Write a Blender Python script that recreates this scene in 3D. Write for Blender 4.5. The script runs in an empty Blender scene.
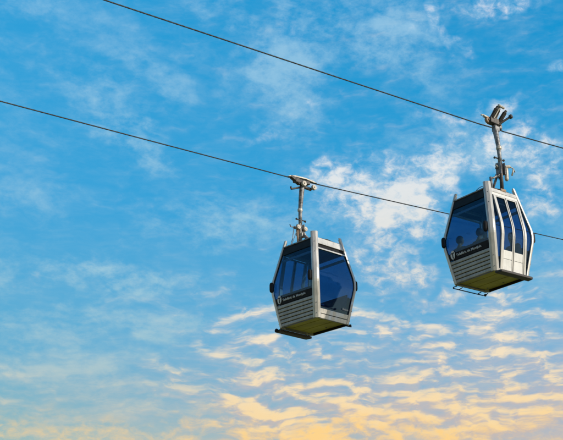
import bpy, bmesh, math, random
from mathutils import Vector, Matrix
random.seed(7)
R = math.radians
scene = bpy.context.scene
COL = scene.collection

# ------------------------------------------------------------------ materials
def new_mat(name):
    m = bpy.data.materials.new(name); m.use_nodes = True
    return m, m.node_tree, m.node_tree.nodes['Principled BSDF']

def worn(name, c1, c2, rough=.45, metal=0.0, scale=6.0, bump=.15, streak=0.0, spec=.5, fine=60):
    """paint / metal with a soft two-tone variation, fine grain and optional run-down dirt streaks"""
    m, t, p = new_mat(name)
    N = t.nodes; L = t.links
    tc = N.new('ShaderNodeTexCoord')
    n1 = N.new('ShaderNodeTexNoise'); n1.inputs['Scale'].default_value = scale; n1.inputs['Detail'].default_value = 6
    L.new(tc.outputs['Object'], n1.inputs['Vector'])
    r = N.new('ShaderNodeValToRGB'); r.color_ramp.elements[0].position = .35; r.color_ramp.elements[1].position = .65
    r.color_ramp.elements[0].color = (*c2, 1); r.color_ramp.elements[1].color = (*c1, 1)
    L.new(n1.outputs['Fac'], r.inputs['Fac'])
    out = r.outputs['Color']
    if streak:
        mp = N.new('ShaderNodeMapping'); mp.inputs['Scale'].default_value = (22, 22, 1.3)
        L.new(tc.outputs['Object'], mp.inputs['Vector'])
        n2 = N.new('ShaderNodeTexNoise'); n2.inputs['Scale'].default_value = 1.0; n2.inputs['Detail'].default_value = 5
        L.new(mp.outputs['Vector'], n2.inputs['Vector'])
        r2 = N.new('ShaderNodeValToRGB'); r2.color_ramp.elements[0].position = .5; r2.color_ramp.elements[1].position = .75
        r2.color_ramp.elements[0].color = (0, 0, 0, 1); r2.color_ramp.elements[1].color = (streak, streak, streak, 1)
        L.new(n2.outputs['Fac'], r2.inputs['Fac'])
        mx = N.new('ShaderNodeMix'); mx.data_type = 'RGBA'
        L.new(r2.outputs['Color'], mx.inputs['Factor']); L.new(out, mx.inputs['A'])
        mx.inputs['B'].default_value = (.16, .13, .10, 1)
        out = mx.outputs['Result']
    L.new(out, p.inputs['Base Color'])
    p.inputs['Metallic'].default_value = metal
    p.inputs['Specular IOR Level'].default_value = spec
    n3 = N.new('ShaderNodeTexNoise'); n3.inputs['Scale'].default_value = fine; n3.inputs['Detail'].default_value = 3
    L.new(tc.outputs['Object'], n3.inputs['Vector'])
    mr = N.new('ShaderNodeMapRange'); mr.inputs['To Min'].default_value = rough - .1; mr.inputs['To Max'].default_value = rough + .12
    L.new(n1.outputs['Fac'], mr.inputs['Value']); L.new(mr.outputs['Result'], p.inputs['Roughness'])
    b = N.new('ShaderNodeBump'); b.inputs['Strength'].default_value = bump; b.inputs['Distance'].default_value = .004
    L.new(n3.outputs['Fac'], b.inputs['Height']); L.new(b.outputs['Normal'], p.inputs['Normal'])
    return m

def glass_mat(name, tint, refl=1.0):
    m = bpy.data.materials.new(name); m.use_nodes = True
    t = m.node_tree; N = t.nodes; L = t.links; N.clear()
    o = N.new('ShaderNodeOutputMaterial')
    tr = N.new('ShaderNodeBsdfTransparent'); tr.inputs['Color'].default_value = (*tint, 1)
    gl = N.new('ShaderNodeBsdfGlossy'); gl.inputs['Roughness'].default_value = .03
    tc = N.new('ShaderNodeTexCoord')
    n = N.new('ShaderNodeTexNoise'); n.inputs['Scale'].default_value = 1.6; n.inputs['Detail'].default_value = 2
    L.new(tc.outputs['Object'], n.inputs['Vector'])
    b = N.new('ShaderNodeBump'); b.inputs['Strength'].default_value = .10; b.inputs['Distance'].default_value = .02
    L.new(n.outputs['Fac'], b.inputs['Height']); L.new(b.outputs['Normal'], gl.inputs['Normal'])
    lw = N.new('ShaderNodeFresnel'); lw.inputs['IOR'].default_value = 1.5
    mt = N.new('ShaderNodeMath'); mt.operation = 'MULTIPLY'; mt.inputs[1].default_value = refl
    L.new(lw.outputs['Fac'], mt.inputs[0])
    mx = N.new('ShaderNodeMixShader')
    L.new(mt.outputs[0], mx.inputs['Fac']); L.new(tr.outputs[0], mx.inputs[1]); L.new(gl.outputs[0], mx.inputs[2])
    L.new(mx.outputs[0], o.inputs['Surface'])
    return m

M = {}
M['alu'] = worn('silver_paint', (.66, .645, .61), (.54, .525, .49), .34, .35, 3.0, .08, .30)
M['louvre'] = worn('silver_paint_shaded', (.50, .475, .42), (.38, .355, .31), .5, .15, 4.0, .1, .42)  # same silver paint, with the shade of the logo ends in its colour
M['inner'] = worn('inner_lining', (.10, .11, .13), (.07, .08, .10), .6, 0, 3.0)
M['white_rail'] = worn('white_enamel', (.8, .8, .78), (.68, .68, .66), .4, 0, 5, .05, .2)
M['black'] = worn('black_rubber', (.012, .012, .014), (.02, .02, .022), .6, 0, 8, .3, 0, .15)
M['seal'] = worn('dark_seal', (.010, .010, .013), (.016, .016, .018), .5, 0, 8, .1, 0, .15)
M['olive'] = worn('olive_underside', (.43, .39, .075), (.29, .26, .055), .6, 0, 2.6, .3, .0, .3)
M['steel'] = worn('galvanised_steel', (.32, .335, .35), (.085, .09, .095), .5, .35, 14, .4, .22)
M['dark_steel'] = worn('dark_greased_steel', (.040, .042, .046), (.075, .066, .058), .5, .3, 22, .5, .2)
M['pale_cast'] = worn('pale_cast_metal', (.62, .60, .54), (.36, .32, .26), .5, .2, 12, .4, .4)
M['rusty'] = worn('rusty_bracket', (.38, .20, .10), (.30, .27, .22), .7, .1, 18, .5)
M['roof'] = worn('roof_grey', (.20, .20, .20), (.12, .12, .12), .7, 0, 4, .3)
M['step'] = worn('step_grey', (.05, .045, .043), (.03, .028, .027), .55, .2, 6, .3)
M['seat'] = worn('seat_blue', (.012, .05, .17), (.009, .035, .13), .6, 0, 5, .2)
M['floor'] = worn('floor_rubber', (.03, .04, .06), (.02, .025, .04), .8, 0, 9, .2)
M['white'] = worn('white_lettering', (.72, .72, .72), (.62, .62, .62), .5, 0, 9, .0)
M['grey_letter'] = worn('grey_lettering', (.55, .55, .58), (.42, .42, .46), .5, 0, 30, .0)
M['glass'] = glass_mat('tinted_glass', (.43, .59, .725), .16)
M['band'] = glass_mat('dark_band', (.05, .05, .06), .4)
M['cable'] = worn('cable_wire', (.022, .028, .032), (.045, .05, .05), .5, .4, 40, .6, .0, .4, 90)
M['skin'] = worn('skin_tone', (.55, .28, .17), (.48, .23, .14), .5, 0, 20, .1)
M['hair'] = worn('dark_hair', (.012, .010, .009), (.03, .022, .018), .6, 0, 60, .6)
M['maroon'] = worn('maroon_cloth', (.12, .025, .025), (.08, .02, .022), .85, 0, 12, .5)
M['denim'] = worn('denim_cloth', (.03, .045, .09), (.02, .03, .06), .9, 0, 14, .5)
M['greycloth'] = worn('grey_cloth', (.16, .15, .16), (.11, .10, .11), .9, 0, 12, .5)
M['orange'] = worn('orange_cloth', (.62, .22, .07), (.48, .16, .05), .85, 0, 12, .5)

# ------------------------------------------------------------------ object helpers
def link(name, bm, mat, parent=None, smooth=False, bevel=0.0):
    bmesh.ops.recalc_face_normals(bm, faces=bm.faces)
    me = bpy.data.meshes.new(name); bm.to_mesh(me); bm.free()
    o = bpy.data.objects.new(name, me); COL.objects.link(o)
    me.materials.append(mat)
    if smooth:
        for p in me.polygons: p.use_smooth = True
    if bevel:
        md = o.modifiers.new('Bevel', 'BEVEL'); md.width = bevel; md.segments = 2; md.limit_method = 'ANGLE'
        md.angle_limit = R(35)
    if parent: o.parent = parent
    return o

def link_split(name, bm, mat, parent=None, smooth=False, bevel=0.0):
    """one object for each connected piece of the mesh"""
    bm.verts.index_update(); bm.verts.ensure_lookup_table(); seen = set(); out = []
    for v0 in bm.verts:
        if v0.index in seen: continue
        stack = [v0]; isl = []; seen.add(v0.index)
        while stack:
            v = stack.pop(); isl.append(v)
            for e in v.link_edges:
                w = e.other_vert(v)
                if w.index not in seen: seen.add(w.index); stack.append(w)
        nb = bmesh.new(); mp = {v.index: nb.verts.new(v.co) for v in isl}
        for f in {f for v in isl for f in v.link_faces}: nb.faces.new([mp[v.index] for v in f.verts])
        out.append(link(name, nb, mat, parent, smooth, bevel))
    bm.free(); return out

def tag(o, label, cat, group=None):
    o['label'] = label; o['category'] = cat
    if group: o['group'] = group
    return o

def empty(name, loc, rz=0):
    o = bpy.data.objects.new(name, None); COL.objects.link(o)
    o.location = loc; o.rotation_euler = (0, 0, rz); o.empty_display_size = .3
    return o

def box(bm, c, s, rot=None):
    m = Matrix.Translation(Vector(c))
    if rot is not None: m = m @ rot.to_4x4()
    m = m @ Matrix.Diagonal((*s, 1))
    bmesh.ops.create_cube(bm, size=1, matrix=m)

def frame_for(d):
    d = d.normalized()
    a = Vector((0, 0, 1)) if abs(d.z) < .9 else Vector((1, 0, 0))
    x = d.cross(a).normalized(); y = d.cross(x)
    return x, y

def tube(bm, pts, r, n=10, cap=True):
    """swept tube; r is one radius or one per point"""
    pts = [Vector(p) for p in pts]
    rs = r if isinstance(r, (list, tuple)) else [r] * len(pts)
    rings = []
    x0 = None
    for i, p in enumerate(pts):
        d = (pts[min(i + 1, len(pts) - 1)] - pts[max(i - 1, 0)]).normalized()
        if x0 is None: x, y = frame_for(d)
        else:
            x = (x0 - d * x0.dot(d)).normalized(); y = d.cross(x)
        x0 = x
        rings.append([bm.verts.new(p + (x * math.cos(2 * math.pi * k / n) + y * math.sin(2 * math.pi * k / n)) * rs[i]) for k in range(n)])
    for a, b in zip(rings, rings[1:]):
        for k in range(n):
            bm.faces.new((a[k], a[(k + 1) % n], b[(k + 1) % n], b[k]))
    if cap:
        bm.faces.new(rings[0][::-1]); bm.faces.new(rings[-1])

def disc(bm, c, axis, r, w, n=20, hub=0):
    c = Vector(c); a = Vector(axis).normalized()
    tube(bm, [c - a * w / 2, c - a * w * .38, c + a * w * .38, c + a * w / 2], [r * .86, r, r, r * .86], n)
    if hub: tube(bm, [c - a * w * .75, c + a * w * .75], hub, 10)

def prism(bm, poly, z0, z1):
    """extrude an x-y polygon from z0 to z1"""
    a = [bm.verts.new((x, y, z0)) for x, y in poly]; b = [bm.verts.new((x, y, z1)) for x, y in poly]
    n = len(poly)
    bm.faces.new(a[::-1]); bm.faces.new(b)
    for k in range(n): bm.faces.new((a[k], a[(k + 1) % n], b[(k + 1) % n], b[k]))

# ------------------------------------------------------------------ the cabin's double-tapered body
H, HW = 2.2, 1.0
BX, WX, TX = .660, .819, .550      # half width along x (door sides) at floor, waist and post tops
BY, WY, TY = .547, .720, .484      # half width along y (logo ends)
def prof(z, b, w, t, bl=.16):
    def lin(z): return b + (w - b) * z / HW if z < HW else w + (t - w) * (z - HW) / (H - HW)
    if abs(z - HW) < bl:           # rounded waist
        u = (z - (HW - bl)) / (2 * bl); p0, p2 = lin(HW - bl), lin(HW + bl)
        return (1 - u) ** 2 * p0 + 2 * u * (1 - u) * (w * .7 + .3 * (p0 + p2) / 2 + 0.0) + u * u * p2
    return lin(z)
def px(z): return prof(z, BX, WX, TX)
def py(z): return prof(z, BY, WY, TY)

def zs(z0, z1, step=.07):
    n = max(1, int(round((z1 - z0) / step)))
    return [z0 + (z1 - z0) * i / n for i in range(n + 1)]

def face_pt(face, s, z, off):
    if face == '+x': return Vector((px(z) + off, s, z))
    if face == '-x': return Vector((-px(z) - off, -s, z))
    if face == '+y': return Vector((-s, py(z) + off, z))
    return Vector((s, -py(z) - off, z))      # '-y'   s grows to the viewer's right in all four

def half(face, z): return py(z) if face in ('+x', '-x') else px(z)

def slab(bm, face, s0, s1, z0, z1, off=0.0, th=.02, step=.07):
    """curved slab following a cabin side; s0/s1 are numbers or functions of z"""
    f0 = s0 if callable(s0) else (lambda z: s0); f1 = s1 if callable(s1) else (lambda z: s1)
    Z = zs(z0, z1, step); rows = []
    for z in Z:
        rows.append([bm.verts.new(face_pt(face, s, z, o)) for s, o in
                     ((f0(z), off), (f1(z), off), (f1(z), off - th), (f0(z), off - th))])
    for a, b in zip(rows, rows[1:]):
        for k in range(4): bm.faces.new((a[k], a[(k + 1) % 4], b[(k + 1) % 4], b[k]))
    bm.faces.new(rows[0][::-1]); bm.faces.new(rows[-1])

def flat_on(bm, face, polys, off, th):
    """polygons given in (s, z) laid on a cabin side, with a small thickness"""
    for poly in polys:
        a = [bm.verts.new(face_pt(face, s, z, off)) for s, z in poly]
        b = [bm.verts.new(face_pt(face, s, z, off - th)) for s, z in poly]
        bm.faces.new(a); bm.faces.new(b[::-1])
        n = len(poly)
        for k in range(n): bm.faces.new((a[k], b[k], b[(k + 1) % n], a[(k + 1) % n]))

PW = .10     # how far a corner post reaches along each side
def edge(face, sgn, inset=PW):
    return lambda z: sgn * (half(face, z) - inset)

TEXT = 'Telef\u00e8ric de Montju\u00efc'
def text_mesh(body, size, bold=0.0):
    cu = bpy.data.curves.new('lettering', 'FONT'); cu.body = body; cu.size = size; cu.offset = bold
    cu.resolution_u = 3
    ob = bpy.data.objects.new('lettering', cu); COL.objects.link(ob)
    dg = bpy.context.evaluated_depsgraph_get()
    me = bpy.data.meshes.new_from_object(ob.evaluated_get(dg))
    bpy.data.objects.remove(ob); bpy.data.curves.remove(cu)
    return me

def lettering(parent, face, s0, s1, zc, hgt, body, mat, name='lettering', off=.004):
    me = text_mesh(body, 1.0, .022)
    xs = [v.co.x for v in me.vertices]; ys = [v.co.y for v in me.vertices]
    x0, x1, y0, y1 = min(xs), max(xs), min(ys), max(ys)
    bm = bmesh.new(); bm.from_mesh(me); bpy.data.meshes.remove(me)
    for v in bm.verts:
        s = s0 + (v.co.x - x0) / (x1 - x0) * (s1 - s0)
        z = zc + ((v.co.y - y0) / (y1 - y0) - .5) * hgt
        v.co = face_pt(face, s, z, off)
    geom = bmesh.ops.extrude_face_region(bm, geom=bm.faces[:])
    n = (face_pt(face, 0, zc, 0) - face_pt(face, 0, zc, .002))
    for g in geom['geom']:
        if isinstance(g, bmesh.types.BMVert): g.co += n
    return link(name, bm, mat, parent)

def emblem(parent, face, sc, zc, h):
    """white oval with a broken dark T-shaped stroke in it"""
    bm = bmesh.new(); w = h * .36
    oval = [(sc + w * math.cos(a) + .05 * h * math.sin(a), zc + h / 2 * math.sin(a)) for a in [2 * math.pi * k / 24 for k in range(24)]]
    flat_on(bm, face, [oval], .004, .003)
    o = link('emblem', bm, M['white'], parent)
    bm = bmesh.new()
    def q(pts): return [(sc + a * w, zc + b * h / 2) for a, b in pts]
    flat_on(bm, face, [q([(-.80, .30), (-.62, .52), (.1, .44), (.78, .60), (.72, .34), (.1, .22)]),
                       q([(-.16, .24), (.20, .24), (.14, -.55), (.40, -.78), (-.10, -.84), (-.24, -.5)])], .0065, .002)
    link('emblem_stroke', bm, M['seal'], o)
    return o

def build_cabin(loc, rz, gx, variant):
    root = empty('gondola_cabin', loc, rz)
    # --- corner posts: chamfered curved extrusions standing proud of the roof
    for sx in (1, -1):
        for sy in (1, -1):
            bm = bmesh.new(); rows = []
            for z in zs(.0, H, .055):
                X, Y = px(z), py(z)
                sec = [(X - .115, Y + .012), (X - .085, Y + .020), (X - .045, Y + .006), (X + .006, Y - .045), (X + .020, Y - .085),
                       (X + .012, Y - .115), (X - .030, Y - .115), (X - .040, Y - .060), (X - .060, Y - .040), (X - .115, Y - .030)]
                rows.append([bm.verts.new((sx * a, sy * b, z)) for a, b in sec])
            n = len(rows[0])
            for a, b in zip(rows, rows[1:]):
                for k in range(n): bm.faces.new((a[k], a[(k + 1) % n], b[(k + 1) % n], b[k]))
            bm.faces.new(rows[0]); bm.faces.new(rows[-1])
            o = link('corner_post', bm, M['alu'], root)
            for zz in (.10, .34, 1.62, 1.90):
                bm = bmesh.new(); q_ = (px(zz) + py(zz)) / 2
                disc(bm, (sx * (px(zz) - .018), sy * (py(zz) - .018), zz), (sx, sy, 0), .011, .012, 8); link('post_screw', bm, M['steel'], o)
            # bumper pad on the logo end, beside the post at waist height
            bm = bmesh.new()
            f = '+y' if sy > 0 else '-y'
            yy = sy * (py(HW) + .030); xx = sx * (px(HW) - (.165 if sx * sy < 0 else .09))
            rings = []
            for z, k in ((.875, .45), (.895, .85), (.94, 1), (1.06, 1), (1.105, .85), (1.125, .45)):
                rings.append([bm.verts.new((xx + .054 * k * math.cos(a) , yy + .050 * k * math.sin(a), z)) for a in [2 * math.pi * q / 14 for q in range(14)]])
            for a, b in zip(rings, rings[1:]):
                for q in range(14): bm.faces.new((a[q], a[(q + 1) % 14], b[(q + 1) % 14], b[q]))
            bm.faces.new(rings[0]); bm.faces.new(rings[-1])
            link('bumper', bm, M['black'], root, smooth=True)
    # --- logo ends
    for f in ('-y', '+y'):
        L_, R_ = edge(f, -1), edge(f, 1)
        # louvred lower panel: backing blackened to paint in the gap shade, plus five overlapping blades
        bm = bmesh.new(); slab(bm, f, L_, R_, .0, .535, -.022, .014)
        lp = link('louvre_panel', bm, M['seal'], root)
        bm = bmesh.new()
        nz = 6; z0 = .012; hz = .520 / nz
        for k in range(nz):
            a = z0 + k * hz; b = a + hz - .014
            rows = []
            for z, o1 in ((a, .002), (a + (b - a) * .2, .006), (b, -.010)):
                rows.append([bm.verts.new(face_pt(f, s(z), z, o)) for s, o in ((L_, o1), (R_, o1), (R_, -.020), (L_, -.020))])
            for p_, q_ in zip(rows, rows[1:]):
                for j in range(4): bm.faces.new((p_[j], p_[(j + 1) % 4], q_[(j + 1) % 4], q_[j]))
            bm.faces.new(rows[0][::-1]); bm.faces.new(rows[-1])
        link('louvre_blade', bm, M['louvre'], lp, bevel=.003)
        # pane, seal, header
        bm = bmesh.new()
        slab(bm, f, L_, R_, .70, 1.80, -.012, .008)
        pane = link('end_window', bm, M['glass'], root, smooth=False)
        bm = bmesh.new(); slab(bm, f, L_, R_, .538, .698, -.010, .012)
        band = link('lettering_band', bm, M['seal'], root)
        bm = bmesh.new()
        slab(bm, f, lambda z: L_(z) - .004, lambda z: L_(z) + .018, .70, 1.80, -.004, .022)
        slab(bm, f, lambda z: R_(z) - .018, lambda z: R_(z) + .004, .70, 1.80, -.004, .022)
        link_split('window_seal', bm, M['seal'], pane)
        bm = bmesh.new(); slab(bm, f, L_, R_, 1.802, 2.0, .0, .04)
        link('end_header', bm, M['seal'], root)
        bm = bmesh.new(); slab(bm, f, lambda z: L_(z) + .03, lambda z: R_(z) - .03, 1.63, 1.69, -.045, .02)
        link('inner_rail', bm, M['white_rail'], root)
        e = emblem(root, f, -.505, .655, .20)
        lettering(root, f, -.40, .40, .617, .078, TEXT, M['white'])
    # --- plain glazed side
    f = '-x'; L_, R_ = edge(f, -1), edge(f, 1)
    bm = bmesh.new(); slab(bm, f, L_, R_, .0, .10, .0, .03); slab(bm, f, L_, R_, .115, .225, .0, .03)
    sp = link_split('sill_panel', bm, M['alu'], root, bevel=.004)[0]
    bm = bmesh.new(); slab(bm, f, L_, R_, .01, .22, -.014, .012); link('sill_groove', bm, M['seal'], sp)
    bm = bmesh.new(); slab(bm, f, L_, R_, .228, 1.715, -.012, .008)
    pane = link('side_window', bm, M['glass'], root)
    bm = bmesh.new()
    slab(bm, f, lambda z: L_(z) - .004, lambda z: L_(z) + .016, .228, 1.715, -.004, .022)
    slab(bm, f, lambda z: R_(z) - .016, lambda z: R_(z) + .004, .228, 1.715, -.004, .022)
    link_split('window_seal', bm, M['seal'], pane)
    bm = bmesh.new(); slab(bm, f, L_, R_, 1.718, 1.755, .002, .03); link('window_rail', bm, M['alu'], root)
    bm = bmesh.new(); slab(bm, f, L_, R_, 1.757, 1.862, -.03, .02); link('vent_slot', bm, M['seal'], root)
    bm = bmesh.new(); slab(bm, f, L_, R_, 1.864, 2.03, .004, .05); link('roof_rail', bm, M['alu'], root, bevel=.006)
    if variant == 'far':
        bm = bmesh.new(); s_ = .26          # a short line of worn, unreadable pale characters
        for w_, h_ in ((.030, .052), (.020, .036), (.022, .040), (.012, .050), (.024, .036), (.020, .036), (.022, .042), (.018, .036)):
            flat_on(bm, f, [[(s_, .31), (s_ + w_ * .8, .31), (s_ + w_ * .8, .31 + h_), (s_, .31 + h_ * .9)]], .004, .003); s_ += w_ + .003
        link('small_lettering', bm, M['grey_letter'], root)
    # --- door side
    f = '+x'; L_, R_ = edge(f, -1), edge(f, 1)
    bm = bmesh.new(); slab(bm, f, L_, R_, 1.935, 2.03, .004, .05); link('roof_rail', bm, M['alu'], root, bevel=.006)
    bm = bmesh.new(); slab(bm, f, L_, R_, 1.855, 1.932, -.006, .03); link('door_track', bm, M['white_rail'], root, bevel=.005)
    D = .375
    for s in (-1, 1):
        bm = bmesh.new()
        lo, hi = ((L_, lambda z: -D - .03) if s < 0 else (lambda z: D + .03, R_))
        def clampl(z, lo=lo, hi=hi): return min(lo(z), hi(z) - .004)
        slab(bm, f, lambda z: lo(z) if hi(z) - lo(z) > .004 else hi(z) - .004, hi, .06, 1.85, -.014, .008)
        link('side_light', bm, M['glass'], root)
        bm = bmesh.new(); slab(bm, f, lambda z: lo(z) if hi(z) - lo(z) > .004 else hi(z) - .004, hi, .0, .058, .0, .03)
        link('sill_panel', bm, M['alu'], root)
        bm = bmesh.new(); slab(bm, f, s * D - .03, s * D + .03, .0, 1.853, .018, .05)
        link('door_jamb', bm, M['alu'], root, bevel=.006)
        # the leaf: two stiles, glass and lower panel
        a, b = (-D + .036, -.010) if s < 0 else (.010, D - .036)
        bm = bmesh.new()
        slab(bm, f, a, a + .030, .02, 1.845, .006, .03); slab(bm, f, b - .030, b, .02, 1.845, .006, .03)
        slab(bm, f, a + .031, b - .031, 1.812, 1.845, .006, .03)
        slab(bm, f, a + .031, b - .031, .02, .052, .006, .03)
        door = link('door', bm, M['alu'], root, bevel=.004)
        bm = bmesh.new(); slab(bm, f, a + .031, b - .031, .055, .30, .0, .02); slab(bm, f, a + .031, b - .031, .308, .50, .0, .02)
        link_split('door_panel', bm, M['white_rail'], door, bevel=.004)
        bm = bmesh.new(); slab(bm, f, a + .031, b - .031, .503, 1.809, -.008, .008)
        link('door_window', bm, M['glass'], door)
    bm = bmesh.new(); slab(bm, f, -.0085, .0085, .02, 1.845, .000, .02); link('door_gap_seal', bm, M['seal'], root)
    # --- floor: olive underside inside a down-turned lip, inner floor on top
    bm = bmesh.new(); prism(bm, [(-.635, -.52), (.635, -.52), (.635, .52), (-.635, .52)], .055, .075)
    un = link('underside', bm, M['olive'], root)
    for x_ in (-.50, 0, .50):
        for y_ in (-.40, .40):
            bm = bmesh.new(); disc(bm, (x_, y_, .052), (0, 0, 1), .020, .012, 8); link('floor_bolt', bm, M['steel'], un)
    for y_ in (-.17, .17):
        bm = bmesh.new(); box(bm, (0, y_, .050), (1.20, .030, .008)); link('floor_rib', bm, M['olive'], un, bevel=.003)
    bm = bmesh.new()
    for s in (1, -1):
        box(bm, (0, s * .527, .022), (1.18, .012, .062))
        box(bm, (s * .640, 0, .022), (.012, .96, .062))
    link_split('floor_lip', bm, M['roof'], root)
    bm = bmesh.new(); prism(bm, [(-.63, -.515), (.63, -.515), (.63, .515), (-.63, .515)], .078, .11)
    link('inner_floor', bm, M['floor'], root)
    # step under the doors
    bm = bmesh.new(); prism(bm, [(.632, -.53), (.80, -.50), (.815, -.46), (.815, .46), (.80, .50), (.632, .53)], -.070, -.011)
    st = link('door_step', bm, M['step'], root, bevel=.012)
    bm = bmesh.new()
    for k in range(9): box(bm, (.735, -.40 + k * .10, -.009), (.12, .02, .006))
    link_split('tread_strip', bm, M['seal'], st)
    # tube rail under the glazed side
    if variant == 'near':
        bm = bmesh.new()
        tube(bm, [(-.60, -.50, -.035), (-.70, -.52, -.045), (-.745, -.48, -.05), (-.745, .48, -.05), (-.70, .52, -.045), (-.60, .50, -.035)], .0115, 8)
        tube(bm, [(-.62, -.30, -.03), (-.745, -.30, -.05)], .010, 6); tube(bm, [(-.62, .30, -.03), (-.745, .30, -.05)], .010, 6)
        link('guide_rail', bm, M['black'], root, smooth=True)
        bm = bmesh.new(); disc(bm, (-.72, .535, -.04), (0, 1, 0), .032, .03, 14); link('guide_roller', bm, M['step'], root, smooth=True)
    else:
        bm = bmesh.new()
        tube(bm, [(-.58, -.50, -.01), (-.66, -.56, -.035), (-.70, -.55, -.05), (-.70, -.48, -.05), (-.62, -.44, -.02)], .014, 8)
        link('guide_hook', bm, M['black'], root, smooth=True)
        bm = bmesh.new(); disc(bm, (-.685, -.53, -.025), (0, 1, 0), .036, .03, 14, .014); link('guide_roller', bm, M['step'], root, smooth=True)
        bm = bmesh.new(); disc(bm, (.74, .55, -.04), (0, 1, 0), .05, .045, 14, .014); link('guide_roller', bm, M['black'], root, smooth=True)
    # --- roof and its gear
    rx, ry = px(2.0) - .03, py(2.0) - .03
    bm = bmesh.new()
    prism(bm, [(-rx, -ry), (rx, -ry), (rx, ry), (-rx, ry)], 1.955, 1.99)
    rf = link('roof', bm, M['roof'], root)
    bm = bmesh.new(); prism(bm, [(-rx + .02, -ry + .02), (rx - .02, -ry + .02), (rx - .02, ry - .02), (-rx + .02, ry - .02)], 1.925, 1.952)
    link('ceiling', bm, M['inner'], root)
    for s in (-1, 1):
        bm = bmesh.new(); box(bm, (0, s * (py(2.02) + .0), 2.018), (1.00, .045, .03)); link('roof_edge', bm, M['steel'], rf, bevel=.006)
    bm = bmesh.new()
    for s in (-1, 1):
        box(bm, (s * .30, 0, 2.012), (.05, .86, .045))
        box(bm, (0, s * .22, 2.045), (.80, .06, .03))
    link_split('roof_frame', bm, M['steel'], rf, bevel=.004)
    for s in (-1, 1):
        for k in range(7):
            bm = bmesh.new(); y = -.36 + k * .12 + random.uniform(-.02, .02); h = random.uniform(.03, .055)
            tube(bm, [(s * .50, y, 2.028), (s * .50, y, 2.03 + h)], .018, 8); tube(bm, [(s * .50, y, 2.03 + h), (s * .50, y, 2.04 + h)], .026, 6)
            link('roof_bolt', bm, M['dark_steel'] if k % 2 else M['steel'], rf)
    bm = bmesh.new(); tube(bm, [(.53, -.40, 2.05), (.55, -.1, 2.07), (.53, .2, 2.06), (.50, .38, 2.04)], .012, 6)
    tube(bm, [(-.50, -.34, 2.05), (-.53, 0, 2.075), (-.50, .3, 2.055)], .012, 6)
    link_split('roof_pipe', bm, M['dark_steel'], rf, smooth=True)
    for sx in (-1, 1):
        bm = bmesh.new(); tube(bm, [(sx * .40, -sx * .34, 1.99), (sx * .40, -sx * .34, 2.19), (sx * .40, -sx * .34, 2.215)], [.05, .05, .036], 12)
        link('damper_post', bm, M['dark_steel'], rf, smooth=False)
    bm = bmesh.new()
    pts = [(.10 + .0 * a, -.38, 2.0) for a in (0,)]
    pts = [Vector((.28 - .22 * math.cos(a), -.40, 2.02 + .13 * math.sin(a))) for a in [math.pi * k / 10 for k in range(11)]]
    tube(bm, pts, .007, 6); link('wire_loop', bm, M['dark_steel'], rf, smooth=True)
    # --- interior: benches at the two ends
    for s in (-1, 1):
        bm = bmesh.new(); box(bm, (0, s * .39, .36), (1.20, .32, .05)); box(bm, (0, s * .46, .225), (1.10, .04, .22))
        bn = link('bench', bm, M['seat'], root, bevel=.015)
        bm = bmesh.new(); box(bm, (0, s * .555, .60), (1.14, .03, .38), Matrix.Rotation(R(-9 * s), 3, 'X')); link('bench_back', bm, M['seat'], bn, bevel=.012)
    bm = bmesh.new()
    tube(bm, [(-.45, -.30, 1.92), (-.45, -.30, 1.80), (-.45, .30, 1.80), (-.45, .30, 1.92)], .014, 8)
    tube(bm, [(.40, -.30, 1.92), (.40, -.30, 1.80), (.40, .30, 1.80), (.40, .30, 1.92)], .014, 8)
    link_split('grab_rail', bm, M['white_rail'], root, smooth=True)

    # --- hanger arm
    ax = gx + .055
    bm = bmesh.new()
    path = [(gx, 0, 3.80), (gx + .015, 0, 3.66), (gx + .045, 0, 3.45), (ax + .02, 0, 3.2), (ax + .03, 0, 2.95), (ax + .03, 0, 2.72)]
    tube(bm, path, [.060, .068, .062, .053, .047, .045], 14)
    arm = link('hanger_arm', bm, M['steel'], root, smooth=True)
    X = ax + .03
    bm = bmesh.new(); tube(bm, [(X, 0, 3.09), (X, 0, 3.11), (X, 0, 3.16), (X, 0, 3.18)], [.050, .066, .066, .050], 16); link('arm_collar', bm, M['pale_cast'], arm)
    bm = bmesh.new(); tube(bm, [(X, 0, 2.74), (X, 0, 2.42), (X - .01, 0, 2.02)], [.052, .044, .044], 12); link('lower_arm', bm, M['dark_steel'] if variant == 'near' else M['steel'], arm, smooth=True)
    for z, l in ((2.86, .15), (2.60, .12)):
        bm = bmesh.new()
        tube(bm, [(X - .02, -l, z + .01), (X - .02, l, z - .01)], .016, 8)
        for s in (-1, 1): disc(bm, (X - .02, s * l, z), (0, 1, 0), .028, .03, 8)
        link('cross_bolt', bm, M['dark_steel'], arm)
    # clamp plates
    bm = bmesh.new()
    for s in (-1, 1):
        box(bm, (X, s * .068, 2.60), (.17, .014, .30)); box(bm, (X - .07, s * .05, 2.44), (.12, .03, .10))
    link_split('clamp_plate', bm, M['steel'] if variant == 'near' else M['pale_cast'], arm, bevel=.006)
    # diagonal struts to the roof frame
    bm = bmesh.new()
    tube(bm, [(X - .04, -.03, 2.55), (X - .26, -.02, 2.20), (.12, -.02, 2.06)], .030, 8)
    link('strut', bm, M['steel'], arm, smooth=True)
    bm = bmesh.new()
    if variant == 'near':
        tube(bm, [(X, .02, 2.50), (X - .05, -.18, 2.36), (X - .06, -.30, 2.30)], .024, 8)
        tube(bm, [(X - .05, -.30, 2.34), (X - .05, -.30, 2.05)], .034, 8)
    else:
        tube(bm, [(X, -.02, 2.56), (X - .10, -.22, 2.36), (X - .12, -.34, 2.22), (X - .14, -.34, 2.02)], .030, 8)
        tube(bm, [(X, .10, 2.60), (X - .02, .10, 2.05)], .028, 8)
    link('strut', bm, M['steel'] if variant == 'near' else M['rusty'], arm, smooth=True)
    # damper: pale cylinder with its side bracket
    bm = bmesh.new()
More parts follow.
